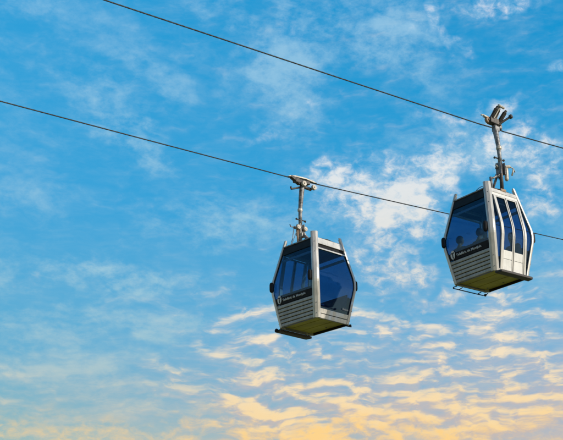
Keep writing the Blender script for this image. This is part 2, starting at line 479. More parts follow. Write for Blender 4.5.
    if variant == 'near':
        tube(bm, [(X + .04, .10, 2.66), (X + .04, .26, 2.71)], .040, 10)
        tube(bm, [(X + .02, .16, 2.70), (X + .02, .165, 2.60), (X + .01, .17, 2.38), (X + .01, .17, 2.34)], [.036, .050, .050, .03], 12)
    else:
        tube(bm, [(X, -.10, 2.64), (X, .22, 2.62)], .036, 10)
        disc(bm, (X - .10, .16, 2.62), (1, 0, 0), .062, .05, 14, .02); disc(bm, (X - .10, -.08, 2.62), (1, 0, 0), .062, .05, 14, .02)
    link('damper', bm, M['pale_cast'], arm, smooth=False)
    bm = bmesh.new()
    if variant == 'near':
        tube(bm, [(X + .04, .26, 2.71), (X + .03, .40, 2.70), (X + .02, .46, 2.62)], .014, 8)
        tube(bm, [(X + .04, .40, 2.69), (X + .01, .36, 2.52)], .020, 8)
        tube(bm, [(X, -.04, 2.62), (X, -.16, 2.66)], .016, 8)
    else:
        tube(bm, [(X - .02, .2, 2.62), (X - .02, .34, 2.60), (X, .36, 2.66)], .014, 8)
        tube(bm, [(X - .02, .24, 2.60), (X - .03, .30, 2.30), (X - .05, .40, 2.03)], .010, 6)
        tube(bm, [(X - .02, .16, 2.50), (X - .1, .34, 2.22), (X - .12, .44, 2.03)], .008, 6)
    link('linkage', bm, M['pale_cast'] if variant == 'near' else M['steel'], arm, smooth=True)
    bm = bmesh.new(); box(bm, (X - .02, 0, 2.05), (.13, .18, .07)); link('arm_foot', bm, M['rusty'] if variant == 'near' else M['steel'], arm, bevel=.015)
    # --- grip
    gz = 3.90 if variant == 'far' else 3.82
    sl = GSL[variant]
    rot = Matrix.Rotation(math.atan(sl), 3, 'X')
    bm = bmesh.new()
    if variant == 'far':
        box(bm, (gx, .02, gz - .03), (.13, .50, .09), rot)
        prof_ = [(-.06, gz - .08), (.12, gz - .13), (.42, gz + .005), (.42, gz + .05), (-.06, gz + .02)]
        a = [bm.verts.new((gx - .05, y, z)) for y, z in prof_]; b = [bm.verts.new((gx + .05, y, z)) for y, z in prof_]
        bm.faces.new(a); bm.faces.new(b[::-1])
        for k in range(5): bm.faces.new((a[k], b[k], b[(k + 1) % 5], a[(k + 1) % 5]))
    else:
        box(bm, (gx + .02, -.02, gz + .01), (.15, .34, .15), rot); box(bm, (gx + .05, -.14, gz - .0), (.10, .12, .12), rot)
    grip = link('grip', bm, M['dark_steel'], root, bevel=.012)
    if variant == 'far':
        bm = bmesh.new()
        pr = [(-.50, -.012), (-.36, .03), (-.1, .065), (.26, .07), (.44, .045), (.52, .0), (.44, .012), (.26, .03), (-.1, .03), (-.36, -.012)]
        n = len(pr)
        a = [bm.verts.new((gx - .045, y, gz + .035 + z + sl * y)) for y, z in pr]; b = [bm.verts.new((gx + .045, y, gz + .035 + z + sl * y)) for y, z in pr]
        bm.faces.new(a); bm.faces.new(b[::-1])
        for k in range(n): bm.faces.new((a[k], b[k], b[(k + 1) % n], a[(k + 1) % n]))
        link('guide_plate', bm, M['pale_cast'], grip, bevel=.004)
        for y, z, r_ in ((.03, -.10, .072), (-.32, -.115, .070)):
            bm = bmesh.new(); disc(bm, (gx - .10, y, gz + z), (1, 0, 0), r_, .07, 20, .022); link('grip_roller', bm, M['pale_cast'], grip)
        bm = bmesh.new(); tube(bm, [(gx - .0, .0, gz - .16), (gx - .02, -.12, gz - .15), (gx, -.30, gz - .14)], .045, 10)
        tube(bm, [(gx, .06, gz - .18), (gx + .05, .22, gz - .24), (gx + .07, .31, gz - .27), (gx + .07, .33, gz - .21)], [.026, .026, .028, .024], 8)
        link('grip_lever', bm, M['dark_steel'], grip, smooth=True)
    else:
        for k, (yo, xo) in enumerate(((-.02, -.02), (-.15, .02), (.10, .05))):
            bm = bmesh.new(); a = Vector((gx + xo, yo, gz - .0)); b = a + Vector(((.17, .08, .36), (.18, .10, .34), (.16, .12, .30))[k])
            tube(bm, [a, a.lerp(b, .1), a.lerp(b, .12), a.lerp(b, .85), a.lerp(b, .87), b], [.030, .030, .042, .042, .034, .030], 12)
            for j in range(9):      # coils
                c = a.lerp(b, .16 + j * .08); disc(bm, c, b - a, .053, .022, 12)
            link('grip_spring', bm, M['dark_steel'], grip)
        bm = bmesh.new()
        a = Vector((gx + .03, -.00, gz + .02)); b = Vector((gx + .14, .08, gz + .34))
        tube(bm, [a, b], .026, 8); tube(bm, [(gx + .1, -.10, gz + .06), (gx + .2, .0, gz + .30)], .02, 8); tube(bm, [(gx + .19, .17, gz + .36), (gx + .24, -.06, gz + .35)], .03, 8)
        link('spring_rod', bm, M['pale_cast'], grip)
        bm = bmesh.new(); tube(bm, [(gx + .05, .06, gz - .06), (gx + .16, .20, gz + .06), (gx + .24, .30, gz + .14)], [.034, .028, .026], 8)
        disc(bm, (gx + .25, .32, gz + .155), (1, .2, .2), .052, .07, 14); link('grip_lever', bm, M['dark_steel'], grip)
        bm = bmesh.new(); disc(bm, (gx + .0, -.20, gz + .02), (1, 0, 0), .082, .08, 18, .03); link('grip_roller', bm, M['rusty'], grip)
        bm = bmesh.new(); tube(bm, [(gx + .0, -.16, gz + .1), (gx + .0, -.36, gz + .115), (gx, -.42, gz + .09)], .018, 8); box(bm, (gx, -.26, gz + .085), (.07, .16, .03))
        link('guide_plate', bm, M['pale_cast'], grip, bevel=.004)
        bm = bmesh.new(); box(bm, (gx, .18, gz - .06), (.09, .10, .13)); box(bm, (gx + .02, .02, gz - .17), (.13, .15, .14)); link('arm_head', bm, M['steel'], grip, bevel=.02)
    return root

GSL = {'far': -.10, 'near': -.02}
cab_far = build_cabin((.7635, 26.5379, 7.5097), R(132.517), .346, 'far')
tag(cab_far, 'empty silver cable car cabin with one large undivided blue window on its right side', 'cable car', 'gondola cabins hanging from the cables')
cab_near = build_cabin((4.7704, 24.8673, 8.0650), R(-53.924), .481, 'near')
tag(cab_near, 'silver cable car cabin with closed double doors facing right and passengers inside', 'cable car', 'gondola cabins hanging from the cables')

# ------------------------------------------------------------------ haul cables: straight spans kinked at the grips
def cable(pts, r, label):
    V = [Vector(p) for p in pts]; a0 = V[0] - (V[1] - V[0]).normalized() * 34; b0 = V[-1] + (V[-1] - V[-2]).normalized() * 60
    V = [a0] + V + [b0]
    dense = []
    for a, b in zip(V, V[1:]):
        n = max(2, int((b - a).length / .6)); dense += [a.lerp(b, k / n) for k in range(n)]
    dense.append(V[-1])
    bm = bmesh.new()
    # six twisted strands round a core
    tube(bm, dense, r * .80, 8)
    for s in range(6):
        pts2 = []
        tot = 0; prev = dense[0]
        L = []
        for a, b in zip(dense, dense[1:]):
            for k in range(4): L.append(a.lerp(b, k / 4))
        for k, p in enumerate(L):
            d = (L[min(k + 1, len(L) - 1)] - L[max(k - 1, 0)]).normalized(); x, y = frame_for(d)
            tot += (p - prev).length; prev = p
            an = 2 * math.pi * (s / 6 + tot / .9)
            pts2.append(p + (x * math.cos(an) + y * math.sin(an)) * r * .62)
        tube(bm, pts2, r * .40, 4)
    o = link('haul_cable', bm, M['cable'], None, smooth=True)
    tag(o, label, 'cable', 'steel haul cables crossing the sky')
    return o
# points measured along each line (grip in the middle)
cable([(-3.27, 18.42, 11.55), (1.28, 21.73, 11.64), (4.64, 24.18, 11.72), (5.14, 24.53, 11.745), (5.29, 24.65, 11.74), (7.01, 25.90, 11.865)], .0150, 'upper steel cable running into the grip above the cabin with closed doors')
cable([(-5.76, 21.03, 10.80), (-3.38, 23.21, 11.035), (.10, 26.40, 11.385), (.53, 26.80, 11.43), (1.11, 27.32, 11.50), (8.05, 33.68, 12.48)], .0145, 'lower steel cable carrying the empty cabin and passing behind the other cabin')

# ------------------------------------------------------------------ seated passengers (one continuous body, clothes and hair as children)
def skin_chain(chains, name):
    """chains: list of [(point, radius), ...]; returns an evaluated mesh"""
    bm = bmesh.new(); sk = bm.verts.layers.skin.verify()
    for ch in chains:
        prev = None
        for i, (p, r_) in enumerate(ch):
            v = bm.verts.new(p); v[sk].radius = (r_, r_) if not isinstance(r_, tuple) else r_
            if i == 0: v[sk].use_root = True
            if prev: bm.edges.new((prev, v))
            prev = v
    me = bpy.data.meshes.new(name); bm.to_mesh(me); bm.free()
    ob = bpy.data.objects.new(name, me); COL.objects.link(ob)
    m1 = ob.modifiers.new('Skin', 'SKIN'); m1.use_smooth_shade = True
    m2 = ob.modifiers.new('Sub', 'SUBSURF'); m2.levels = 1
    dg = bpy.context.evaluated_depsgraph_get()
    out = bpy.data.meshes.new_from_object(ob.evaluated_get(dg))
    bpy.data.objects.remove(ob); bpy.data.meshes.remove(me)
    return out

def head_mesh(c, yaw, s=1.0):
    bm = bmesh.new(); bmesh.ops.create_uvsphere(bm, u_segments=28, v_segments=22, radius=1)
    for v in bm.verts:
        x, y, z = v.co          # front = +y
        w = .074; d = .094; h = .115
        if z < 0: w *= 1 - .30 * (-z) ** 1.3; d *= 1 - .12 * (-z)
        nx, ny, nz = x * w, y * d, z * h
        if y > .3:
            f = (y - .3) / .7
            ny += .020 * math.exp(-((x / .13) ** 2 + ((z + .22) / .17) ** 2)) * f      # nose
            ny -= .010 * math.exp(-(((abs(x) - .38) / .17) ** 2 + ((z - .02) / .14) ** 2)) * f   # eye sockets
            ny += .006 * math.exp(-((x / .24) ** 2 + ((z + .52) / .09) ** 2)) * f     # lips
            ny += .008 * math.exp(-((x / .3) ** 2 + ((z + .86) / .16) ** 2)) * f      # chin
            ny += .005 * math.exp(-((z - .20) / .10) ** 2) * f                         # brow
        v.co = (nx, ny, nz)
    for sx in (-1, 1):          # ears
        m = Matrix.Translation((sx * .074, -.005, -.008)) @ Matrix.Diagonal((.012, .018, .030, 1))
        bmesh.ops.create_uvsphere(bm, u_segments=8, v_segments=6, radius=1, matrix=m)
    m = Matrix.Translation(c) @ Matrix.Rotation(yaw, 4, 'Z') @ Matrix.Scale(s, 4)
    bmesh.ops.transform(bm, matrix=m, verts=bm.verts)
    me = bpy.data.meshes.new('head'); bm.to_mesh(me); bm.free()
    return me

def merge_remesh(meshes, name, mat, parent, voxel):
    bm = bmesh.new()
    for me in meshes: bm.from_mesh(me); bpy.data.meshes.remove(me)
    me = bpy.data.meshes.new(name); bm.to_mesh(me); bm.free()
    ob = bpy.data.objects.new(name, me); COL.objects.link(ob)
    md = ob.modifiers.new('Remesh', 'REMESH'); md.mode = 'VOXEL'; md.voxel_size = voxel; md.use_smooth_shade = True
    dg = bpy.context.evaluated_depsgraph_get()
    out = bpy.data.meshes.new_from_object(ob.evaluated_get(dg)); ob.modifiers.clear()
    ob.data = out; bpy.data.meshes.remove(me); out.materials.clear(); out.materials.append(mat)
    for p in out.polygons: p.use_smooth = True
    if parent: ob.parent = parent
    return ob

def person(cabin, x, y, facing, top, trousers, headturn, long_hair, label):
    """sits on the bench; local +y is forward"""
    m = cabin_matrix[cabin] @ Matrix.Translation((x, y, 0)) @ Matrix.Rotation(0 if facing > 0 else math.pi, 4, 'Z')
    SZ = .385                                   # seat top
    hip = SZ + .085; sh = SZ + .46; hd = SZ + .675
    V = Vector
    def limbs(side, extra=0.0):
        s = side
        thigh = [(V((s * .085, -.02, hip)), .075 + extra), (V((s * .10, .18, hip + .01)), .066 + extra), (V((s * .10, .37, hip + .01)), .052 + extra)]
        shin = [(V((s * .10, .37, hip + .01)), .052 + extra), (V((s * .10, .385, hip - .14)), .048 + extra), (V((s * .10, .375, .17)), .035 + extra)]
        return thigh, shin
    def armch(side, e=0.0):
        s = side
        return [(V((s * .165, -.03, sh)), .048 + e), (V((s * .205, .0, sh - .13)), .041 + e), (V((s * .215, .05, sh - .25)), .036 + e),
                (V((s * .175, .17, sh - .285)), .031 + e), (V((s * .12, .27, sh - .30)), .023 + e)]
    torso = [(V((0, -.02, hip)), (.13, .10)), (V((0, -.035, hip + .12)), (.115, .088)), (V((0, -.045, hip + .25)), (.13, .095)),
             (V((0, -.04, sh)), (.115, .075)), (V((0, -.025, sh + .07)), .052), (V((0, -.01, sh + .14)), .048)]
    parts = [skin_chain([torso], 't')]
    for s in (-1, 1):
        th, shn = limbs(s); parts.append(skin_chain([th], 't')); parts.append(skin_chain([shn + [(V((s * .10, .40, .145)), .035), (V((s * .10, .50, .135)), .028)]], 's'))
        parts.append(skin_chain([[(V((s * .06, -.04, sh)), .05)] + armch(s)], 'a'))
        wr = V((s * .12, .27, sh - .30)); fw = V((-s * .35, .90, -.25)).normalized(); sd = V((-s * .93, -.36, 0)).normalized()
        parts.append(skin_chain([[(wr, .022), (wr + fw * .04, .026), (wr + fw * .075, .027)]], 'h'))
        for k in range(4):      # fingers, curled over the thigh
            b0 = wr + fw * .075 + sd * (k - 1.5) * .017; L = (.062, .07, .066, .052)[k]
            parts.append(skin_chain([[(b0, .0095), (b0 + fw * L * .45 + V((0, 0, -.004)), .009), (b0 + fw * L * .75 + V((0, 0, -.02)), .008), (b0 + fw * L * .85 + V((0, 0, -.038)), .007)]], 'f'))
        tb = wr + fw * .03 + sd * .022
        parts.append(skin_chain([[(tb, .011), (tb + sd * .022 + fw * .02, .010), (tb + sd * .028 + fw * .045 + V((0, 0, -.01)), .008)]], 'f'))
    parts.append(head_mesh((0, .005, hd), headturn, .97))
    body = merge_remesh(parts, 'person', M['skin'], None, .010)
    body.matrix_world = m
    tag(body, label, 'person', 'passengers riding in the cabin with closed doors')
    # top
    ps = [skin_chain([[(p, ((r_[0] + .014, r_[1] + .014) if isinstance(r_, tuple) else r_ + .014)) for p, r_ in torso[:4]] + [(V((0, -.03, sh + .05)), .060)]], 't')]
    for s in (-1, 1): ps.append(skin_chain([[(V((s * .06, -.04, sh)), .062)] + armch(s, .011)[:-1] + [(V((s * .135, .24, sh - .296)), .035)]], 'a'))
    merge_remesh(ps, 'jacket', top, body, .012)
    ps = [skin_chain([[(V((-.10, -.02, hip - .005)), .098), (V((.10, -.02, hip - .005)), .098)]], 'p')]
    for s in (-1, 1):
        th, shn = limbs(s, .010); ps += [skin_chain([th], 'p'), skin_chain([shn], 'p')]
    merge_remesh(ps, 'trousers', trousers, body, .012)
    bm = bmesh.new()
    for s in (-1, 1):
        bmesh.ops.create_uvsphere(bm, u_segments=14, v_segments=10, radius=1, matrix=Matrix.Translation((s * .10, .445, .150)) @ Matrix.Diagonal((.045, .115, .040, 1)))
    for v in bm.verts: v.co.z = max(v.co.z, .113)
    link('shoes', bm, M['black'], body, smooth=True)
    # hair: a cap that leaves the face free
    bm = bmesh.new(); bmesh.ops.create_uvsphere(bm, u_segments=26, v_segments=20, radius=1)
    rnd = random.Random(int(x * 100) + 5)
    for v in bm.verts:
        x_, y_, z_ = v.co
        k = 1 + .05 * math.sin(9 * x_ + 3 * z_) * math.cos(7 * y_) + rnd.uniform(-.012, .012)
        front = y_ > .25 and z_ < .48
        cut = max(min((y_ - .18) / .25, 1), 0) * max(min((.58 - z_) / .22, 1), 0)
        cut = max(cut, max(min((-z_ - (1.1 if long_hair else .42)) / .40, 1), 0))
        k = k * .985 - .17 * cut
        nar = 1 - .30 * max(-z_, 0) ** 1.2 if not long_hair else 1 - .12 * max(-z_, 0)
        v.co = (x_ * .083 * k * nar, (y_ * .100 - .004) * k * (1 - .10 * max(-z_, 0)), z_ * .122 * k)
        if long_hair and y_ < .1 and z_ < 0: v.co.z -= .10 * (-z_); v.co.y -= .012
    bmesh.ops.transform(bm, matrix=Matrix.Translation((0, .005, hd + .002)) @ Matrix.Rotation(headturn, 4, 'Z'), verts=bm.verts)
    link('hair', bm, M['hair'], body, smooth=True)
    # eyes
    for sx in (-1, 1):
        bm = bmesh.new(); bmesh.ops.create_uvsphere(bm, u_segments=8, v_segments=6, radius=.0105)
        bmesh.ops.transform(bm, matrix=Matrix.Translation((0, .005, hd)) @ Matrix.Rotation(headturn, 4, 'Z') @ Matrix.Translation((sx * .028, .079, .004)), verts=bm.verts)
        link('eye', bm, M['seal'], body, smooth=True)
    return body

cabin_matrix = {'near': Matrix.Translation((4.7704, 24.8673, 8.0650)) @ Matrix.Rotation(R(-53.924), 4, 'Z')}
person('near', -.50, -.40, 1, M['greycloth'], M['denim'], R(-15), False, 'seated passenger in grey nearest the left edge of the lettered window')
person('near', .13, -.40, 1, M['orange'], M['denim'], R(20), False, 'seated passenger in orange beside the bumper near the doors, back to the lettered window')
person('near', .34, .42, -1, M['maroon'], M['denim'], R(10), True, 'seated passenger in maroon seen through the first door window')

# ------------------------------------------------------------------ ground (out of frame below, lights the undersides)
bm = bmesh.new()
n = 60; ext = 3000
g = []
for i in range(n + 1):
    row = []
    for j in range(n + 1):
        u = (i / n * 2 - 1); v = (j / n * 2 - 1)
        X = ext * u * abs(u); Y = ext * v * abs(v)
        row.append(bm.verts.new((X, Y, -1.7 - .0025 * math.hypot(X, Y) + .4 * math.sin(X * .031) * math.cos(Y * .027) * min(1, math.hypot(X, Y) / 40))))
    g.append(row)
for i in range(n):
    for j in range(n): bm.faces.new((g[i][j], g[i + 1][j], g[i + 1][j + 1], g[i][j + 1]))
m, t, p = new_mat('dry_grass')
N = t.nodes; L = t.links
tc = N.new('ShaderNodeTexCoord'); n1 = N.new('ShaderNodeTexNoise'); n1.inputs['Scale'].default_value = .35; n1.inputs['Detail'].default_value = 10
L.new(tc.outputs['Object'], n1.inputs['Vector'])
r = N.new('ShaderNodeValToRGB'); r.color_ramp.elements[0].color = (.10, .12, .035, 1); r.color_ramp.elements[1].color = (.30, .27, .13, 1)
r.color_ramp.elements[0].position = .35; r.color_ramp.elements[1].position = .65
L.new(n1.outputs['Fac'], r.inputs['Fac']); L.new(r.outputs['Color'], p.inputs['Base Color']); p.inputs['Roughness'].default_value = .95
gr = link('ground', bm, m, smooth=True); gr['kind'] = 'structure'

# ------------------------------------------------------------------ sky: Nishita plus layers of cloud, all by direction
SUN_EL, SUN_AZ = 24.0, 118.0      # azimuth from +Y towards +X
world = bpy.data.worlds.new('World'); scene.world = world; world.use_nodes = True
wt = world.node_tree; WN = wt.nodes; WL = wt.links; WN.clear()
out = WN.new('ShaderNodeOutputWorld'); bg = WN.new('ShaderNodeBackground'); WL.new(bg.outputs[0], out.inputs['Surface'])
STR = .10; bg.inputs['Strength'].default_value = STR

class S:
    def __init__(s, sock): s.k = sock
    def __add__(s, o): return op('ADD', s, o)
    def __sub__(s, o): return op('SUBTRACT', s, o)
    def __mul__(s, o): return op('MULTIPLY', s, o)
    def __truediv__(s, o): return op('DIVIDE', s, o)
    __radd__ = __add__; __rmul__ = __mul__
def op(kind, *a, clamp=False):
    n = WN.new('ShaderNodeMath'); n.operation = kind; n.use_clamp = clamp
    for i, v in enumerate(a):
        if isinstance(v, S): WL.new(v.k, n.inputs[i])
        else: n.inputs[i].default_value = v
    return S(n.outputs[0])
def mapr(v, a, b, c=0.0, d=1.0, kind='SMOOTHSTEP'):
    n = WN.new('ShaderNodeMapRange'); n.interpolation_type = kind
    WL.new(v.k, n.inputs['Value'])
    for nm, x in (('From Min', a), ('From Max', b), ('To Min', c), ('To Max', d)): n.inputs[nm].default_value = x
    return S(n.outputs['Result'])
def combine(x, y, z=0.0):
    n = WN.new('ShaderNodeCombineXYZ')
    for i, v in enumerate((x, y, z)):
        if isinstance(v, S): WL.new(v.k, n.inputs[i])
        else: n.inputs[i].default_value = v
    return n.outputs[0]
def noise(vec, scale, detail=8, rough=.55, dist=0.0, lac=2.0):
    n = WN.new('ShaderNodeTexNoise'); n.noise_dimensions = '2D'; WL.new(vec, n.inputs['Vector'])
    n.inputs['Scale'].default_value = scale; n.inputs['Detail'].default_value = detail
    n.inputs['Roughness'].default_value = rough; n.inputs['Distortion'].default_value = dist; n.inputs['Lacunarity'].default_value = lac
    return S(n.outputs['Fac'])
def rgb(c): return c
def lin(c):   # sRGB 0-255 -> scene linear, compensated for the background strength
    return tuple(((v / 255 / 12.92) if v / 255 <= .04045 else ((v / 255 + .055) / 1.055) ** 2.4) / STR for v in c)
def mixc(f, a, b):
    n = WN.new('ShaderNodeMix'); n.data_type = 'RGBA'; n.clamp_factor = True
    if isinstance(f, S): WL.new(f.k, n.inputs['Factor'])
    else: n.inputs['Factor'].default_value = f
    for nm, v in (('A', a), ('B', b)):
        if isinstance(v, tuple): n.inputs[nm].default_value = (*v, 1)
        else: WL.new(v, n.inputs[nm])
    return n.outputs['Result']
def ramp(v, stops):
    n = WN.new('ShaderNodeValToRGB'); WL.new(v.k, n.inputs['Fac']); e = n.color_ramp.elements
    while len(e) < len(stops): e.new(.5)
    for k, (p_, c) in enumerate(stops): e[k].position = p_; e[k].color = (*lin(c), 1)
    return n.outputs['Color']

tc = WN.new('ShaderNodeTexCoord'); sp = WN.new('ShaderNodeSeparateXYZ'); WL.new(tc.outputs['Generated'], sp.inputs[0])
dx, dy, dz = S(sp.outputs[0]), S(sp.outputs[1]), S(sp.outputs[2])
az = op('ARCTAN2', dx, dy) * 57.29578
el = op('ARCSINE', op('MINIMUM', op('MAXIMUM', dz, -.999), .999)) * 57.29578
AE = combine(az, el)
zc = op('MAXIMUM', dz, .03)
PL = combine(dx / zc, dy / zc)                   # position on a flat cloud layer

# where each cloud group stands in the sky: (azimuth, elevation, half-width, half-height, tilt, amount) in degrees
#BLOBS_BEGIN
VEIL = [(-14.70, 30.89, 3.08, 0.82, 0, 0.6), (-9.16, 26.41, 4.11, 1.83, -30, 0.55), (-7.72, 25.00, 2.72, 0.74, -15, 0.5), (-6.74, 27.75, 2.79, 0.74, -35, 0.5), (-3.74, 31.51, 2.88, 0.84, -20, 0.6), (1.72, 30.30, 5.34, 2.12, 20, 1), (1.09, 27.36, 2.80, 2.71, 50, 1), (6.54, 29.87, 2.80, 1.57, 20, 0.7), (-4.09, 20.87, 3.68, 1.37, -5, 0.7), (-6.90, 17.82, 5.21, 0.74, 0, 0.9), (-11.59, 18.77, 3.20, 0.73, 0, 0.5), (-5.81, 15.87, 3.87, 0.74, 0, 0.7), (-11.46, 16.91, 4.45, 1.53, 0, 0.4), (-9.47, 27.12, 2.33, 3.64, 60, 0.15), (-7.97, 24.49, 4.07, 0.62, -20, 0.5), (-13.90, 22.15, 2.58, 0.85, 0, 0.35), (-1.15, 20.90, 3.35, 1.13, 0, 0.3), (-12.80, 14.66, 4.34, 1.81, 0, 0.5), (7.85, 28.32, 3.44, 1.22, -20, 0.4), (9.23, 24.54, 3.98, 1.23, -10, 0.6), (2.59, 20.85, 3.99, 1.87, 0, 0.5), (-9.23, 13.09, 7.55, 1.21, 0, 0.5), (-12.07, 11.32, 4.27, 0.83, 0, 0.7)]
PUFF = [(12.54, 31.12, 3.27, 0.83, -5, 1), (15.37, 27.68, 0.78, 0.48, 0, 1), (9.49, 29.48, 1.38, 0.42, -35, 0.75), (8.20, 31.03, 1.55, 0.48, 55, 0.7), (6.01, 30.48, 1.84, 0.73, 10, 0.5), (3.03, 26.43, 1.25, 0.50, -15, 0.5), (0.51, 25.73, 2.35, 0.62, 15, 0.55), (11.77, 25.96, 1.99, 0.73, 0, 1.1), (9.56, 25.35, 3.00, 0.67, -12, 0.8), (10.15, 23.98, 2.51, 0.98, 20, 0.85), (13.66, 23.63, 2.82, 1.03, -5, 1), (14.05, 21.92, 1.90, 1.03, 0, 1), (13.54, 25.01, 1.30, 0.48, 10, 0.4), (5.98, 22.39, 4.38, 2.36, -8, 0.95), (3.80, 21.67, 3.34, 2.25, -10, 0.75), (6.87, 21.20, 2.24, 0.99, -20, 0.9), (8.05, 22.98, 1.99, 0.99, 20, 0.5), (2.66, 23.20, 2.03, 0.87, 0, 0.6), (5.59, 18.71, 2.48, 1.06, 5, 1.35), (3.62, 19.58, 1.32, 0.50, 0, 0.4), (7.42, 17.05, 2.30, 0.43, 4, 1.1), (14.15, 18.39, 0.74, 0.48, 0, 0.4), (-13.80, 18.00, 1.25, 0.36, 0, 0.4), (1.15, 30.55, 1.43, 0.85, 0, 0.3), (14.38, 20.67, 0.63, 0.61, 0, 0.4)]
ROWS = [(7.43, 12.77, 13.24, 4.59, 0, 0.6), (0.35, 12.20, 9.42, 2.76, 0, 0.4), (-9.72, 12.84, 10.69, 3.65, 0, 0.28), (-3.25, 17.14, 3.92, 1.87, 0, 0.25), (5.55, 15.69, 5.08, 0.56, -2, 0.9), (-0.74, 16.40, 2.92, 0.62, 0, 0.8), (12.15, 15.81, 2.76, 0.73, 5, 0.9), (11.05, 14.56, 3.07, 0.85, -3, 1), (7.27, 14.39, 1.64, 0.49, 0, 1.1), (6.97, 13.47, 1.63, 0.49, 0, 1), (10.94, 13.20, 3.04, 0.54, 4, 0.95), (13.27, 17.09, 1.85, 0.48, 8, 0.5), (0.90, 14.80, 4.49, 0.43, -3, 0.7), (2.39, 12.91, 5.68, 0.49, 0, 0.8), (9.88, 12.19, 4.85, 0.54, 0, 0.8), (-1.16, 11.72, 3.78, 0.37, 0, 0.8), (3.36, 11.43, 6.84, 0.85, 0, 1), (10.78, 11.19, 4.78, 0.72, 0, 0.9), (13.44, 13.69, 1.21, 0.84, 0, 0.6), (-7.39, 16.97, 3.23, 0.31, 0, 0.3), (-6.46, 12.33, 1.88, 0.24, 0, 0.8), (-6.78, 14.37, 2.16, 0.43, 0, 0.4), (-12.62, 12.26, 2.43, 0.48, 0, 0.4), (-3.96, 13.58, 2.55, 0.31, 0, 0.7), (-2.19, 14.92, 1.93, 0.62, 0, 0.6), (13.05, 12.18, 2.38, 0.54, 0, 0.9), (5.81, 10.16, 13.17, 1.08, 0, 0.6), (-13.70, 13.65, 2.44, 0.48, 0, 0.4)]
GLOW = [(-5.63, 9.87, 9.94, 1.20, 0, 0.55), (6.04, 9.87, 7.28, 1.44, 0, 1), (0.84, 10.50, 8.08, 1.33, 0, 0.5), (9.34, 11.59, 6.62, 1.08, 0, 0.35), (-13.41, 10.09, 5.41, 1.53, 0, 0.65), (12.65, 10.39, 4.69, 1.18, 0, 0.4)]
#BLOBS_END
ROT = {}
def vmath(kind, *a):
    n = WN.new('ShaderNodeVectorMath'); n.operation = kind
    for i, v in enumerate(a):
        if isinstance(v, tuple): n.inputs[i].default_value = v
        elif isinstance(v, S): WL.new(v.k, n.inputs[i])
        else: WL.new(v, n.inputs[i])
    return n.outputs[0]
def field(blobs):
    """sum of soft ovals, evaluated three at a time in the three channels of one vector"""
    tot = None
    groups = {}
    for b in blobs: groups.setdefault(int(round(b[4] / 15.0)) * 15, []).append(b)
    for q, bl in groups.items():
        c, s = math.cos(R(q)), math.sin(R(q))
        if q not in ROT: ROT[q] = (AX * c + AY * s, AY * c - AX * s) if q else (AX, AY)
        while len(bl) % 3: bl.append((0, -80, 1, 1, q, 0))
        for k in range(0, len(bl), 3):
            tr = bl[k:k + 3]
            ux, uy = ROT[q]
            if tot is not None: ux = ux + tot * 1e-7; uy = uy + tot * 1e-7     # serial chain keeps the shader's working memory small
            W = 1.2
            X = vmath('MULTIPLY_ADD', ux, tuple(1 / (b[2] * W) for b in tr), tuple(-(b[0] * c + b[1] * s) / (b[2] * W) for b in tr))
            Y = vmath('MULTIPLY_ADD', uy, tuple(1 / (b[3] * W) for b in tr), tuple(-(b[1] * c - b[0] * s) / (b[3] * W) for b in tr))
            D = vmath('MULTIPLY_ADD', X, X, vmath('MULTIPLY', Y, Y))
            Wt = vmath('MAXIMUM', vmath('MULTIPLY_ADD', D, (-1, -1, -1), (1, 1, 1)), (0, 0, 0))
            n = WN.new('ShaderNodeVectorMath'); n.operation = 'DOT_PRODUCT'
            WL.new(Wt, n.inputs[0]); n.inputs[1].default_value = tuple(b[5] for b in tr)
            g = S(n.outputs['Value'])
            tot = g if tot is None else tot + g
    return tot
# warp the directions a little so that no group has a plain oval outline
wx = noise(AE, .22, 3, .6) ; wy = noise(combine(az + 31.0, el + 17.0), .30, 3, .6)
AX = az + (wx - .5) * 5.0
AY = el + (wy - .5) * 3.0

# --- clear-sky colour
right = mapr(az, -16, 14, 0, 1, 'LINEAR')
elv = mapr(el, 8, 33, 0, 1, 'LINEAR')
skyL = ramp(elv, [(0, (182, 190, 168)), (.09, (142, 186, 190)), (.26, (96, 176, 212)), (.55, (60, 166, 220)), (1, (38, 160, 219))])
skyR = ramp(elv, [(0, (212, 190, 172)), (.12, (166, 184, 204)), (.32, (106, 178, 220)), (.55, (38, 160, 217)), (1, (0, 146, 208))])
base = mixc(right, skyL, skyR)
ns = WN.new('ShaderNodeTexSky'); ns.sky_type = 'NISHITA'; ns.sun_disc = False
ns.sun_elevation = R(SUN_EL); ns.sun_rotation = R(SUN_AZ); ns.air_density = 1.0; ns.dust_density = .6; ns.ozone_density = 2.0
near_view = mapr(el, 45, 70, 0, 1)                # overhead it is all Nishita
col = mixc(.05, base, ns.outputs['Color'])
behind = mapr(dy, -.2, .5, 1, 0)
col = mixc(op('MAXIMUM', near_view, behind), col, ns.outputs['Color'])

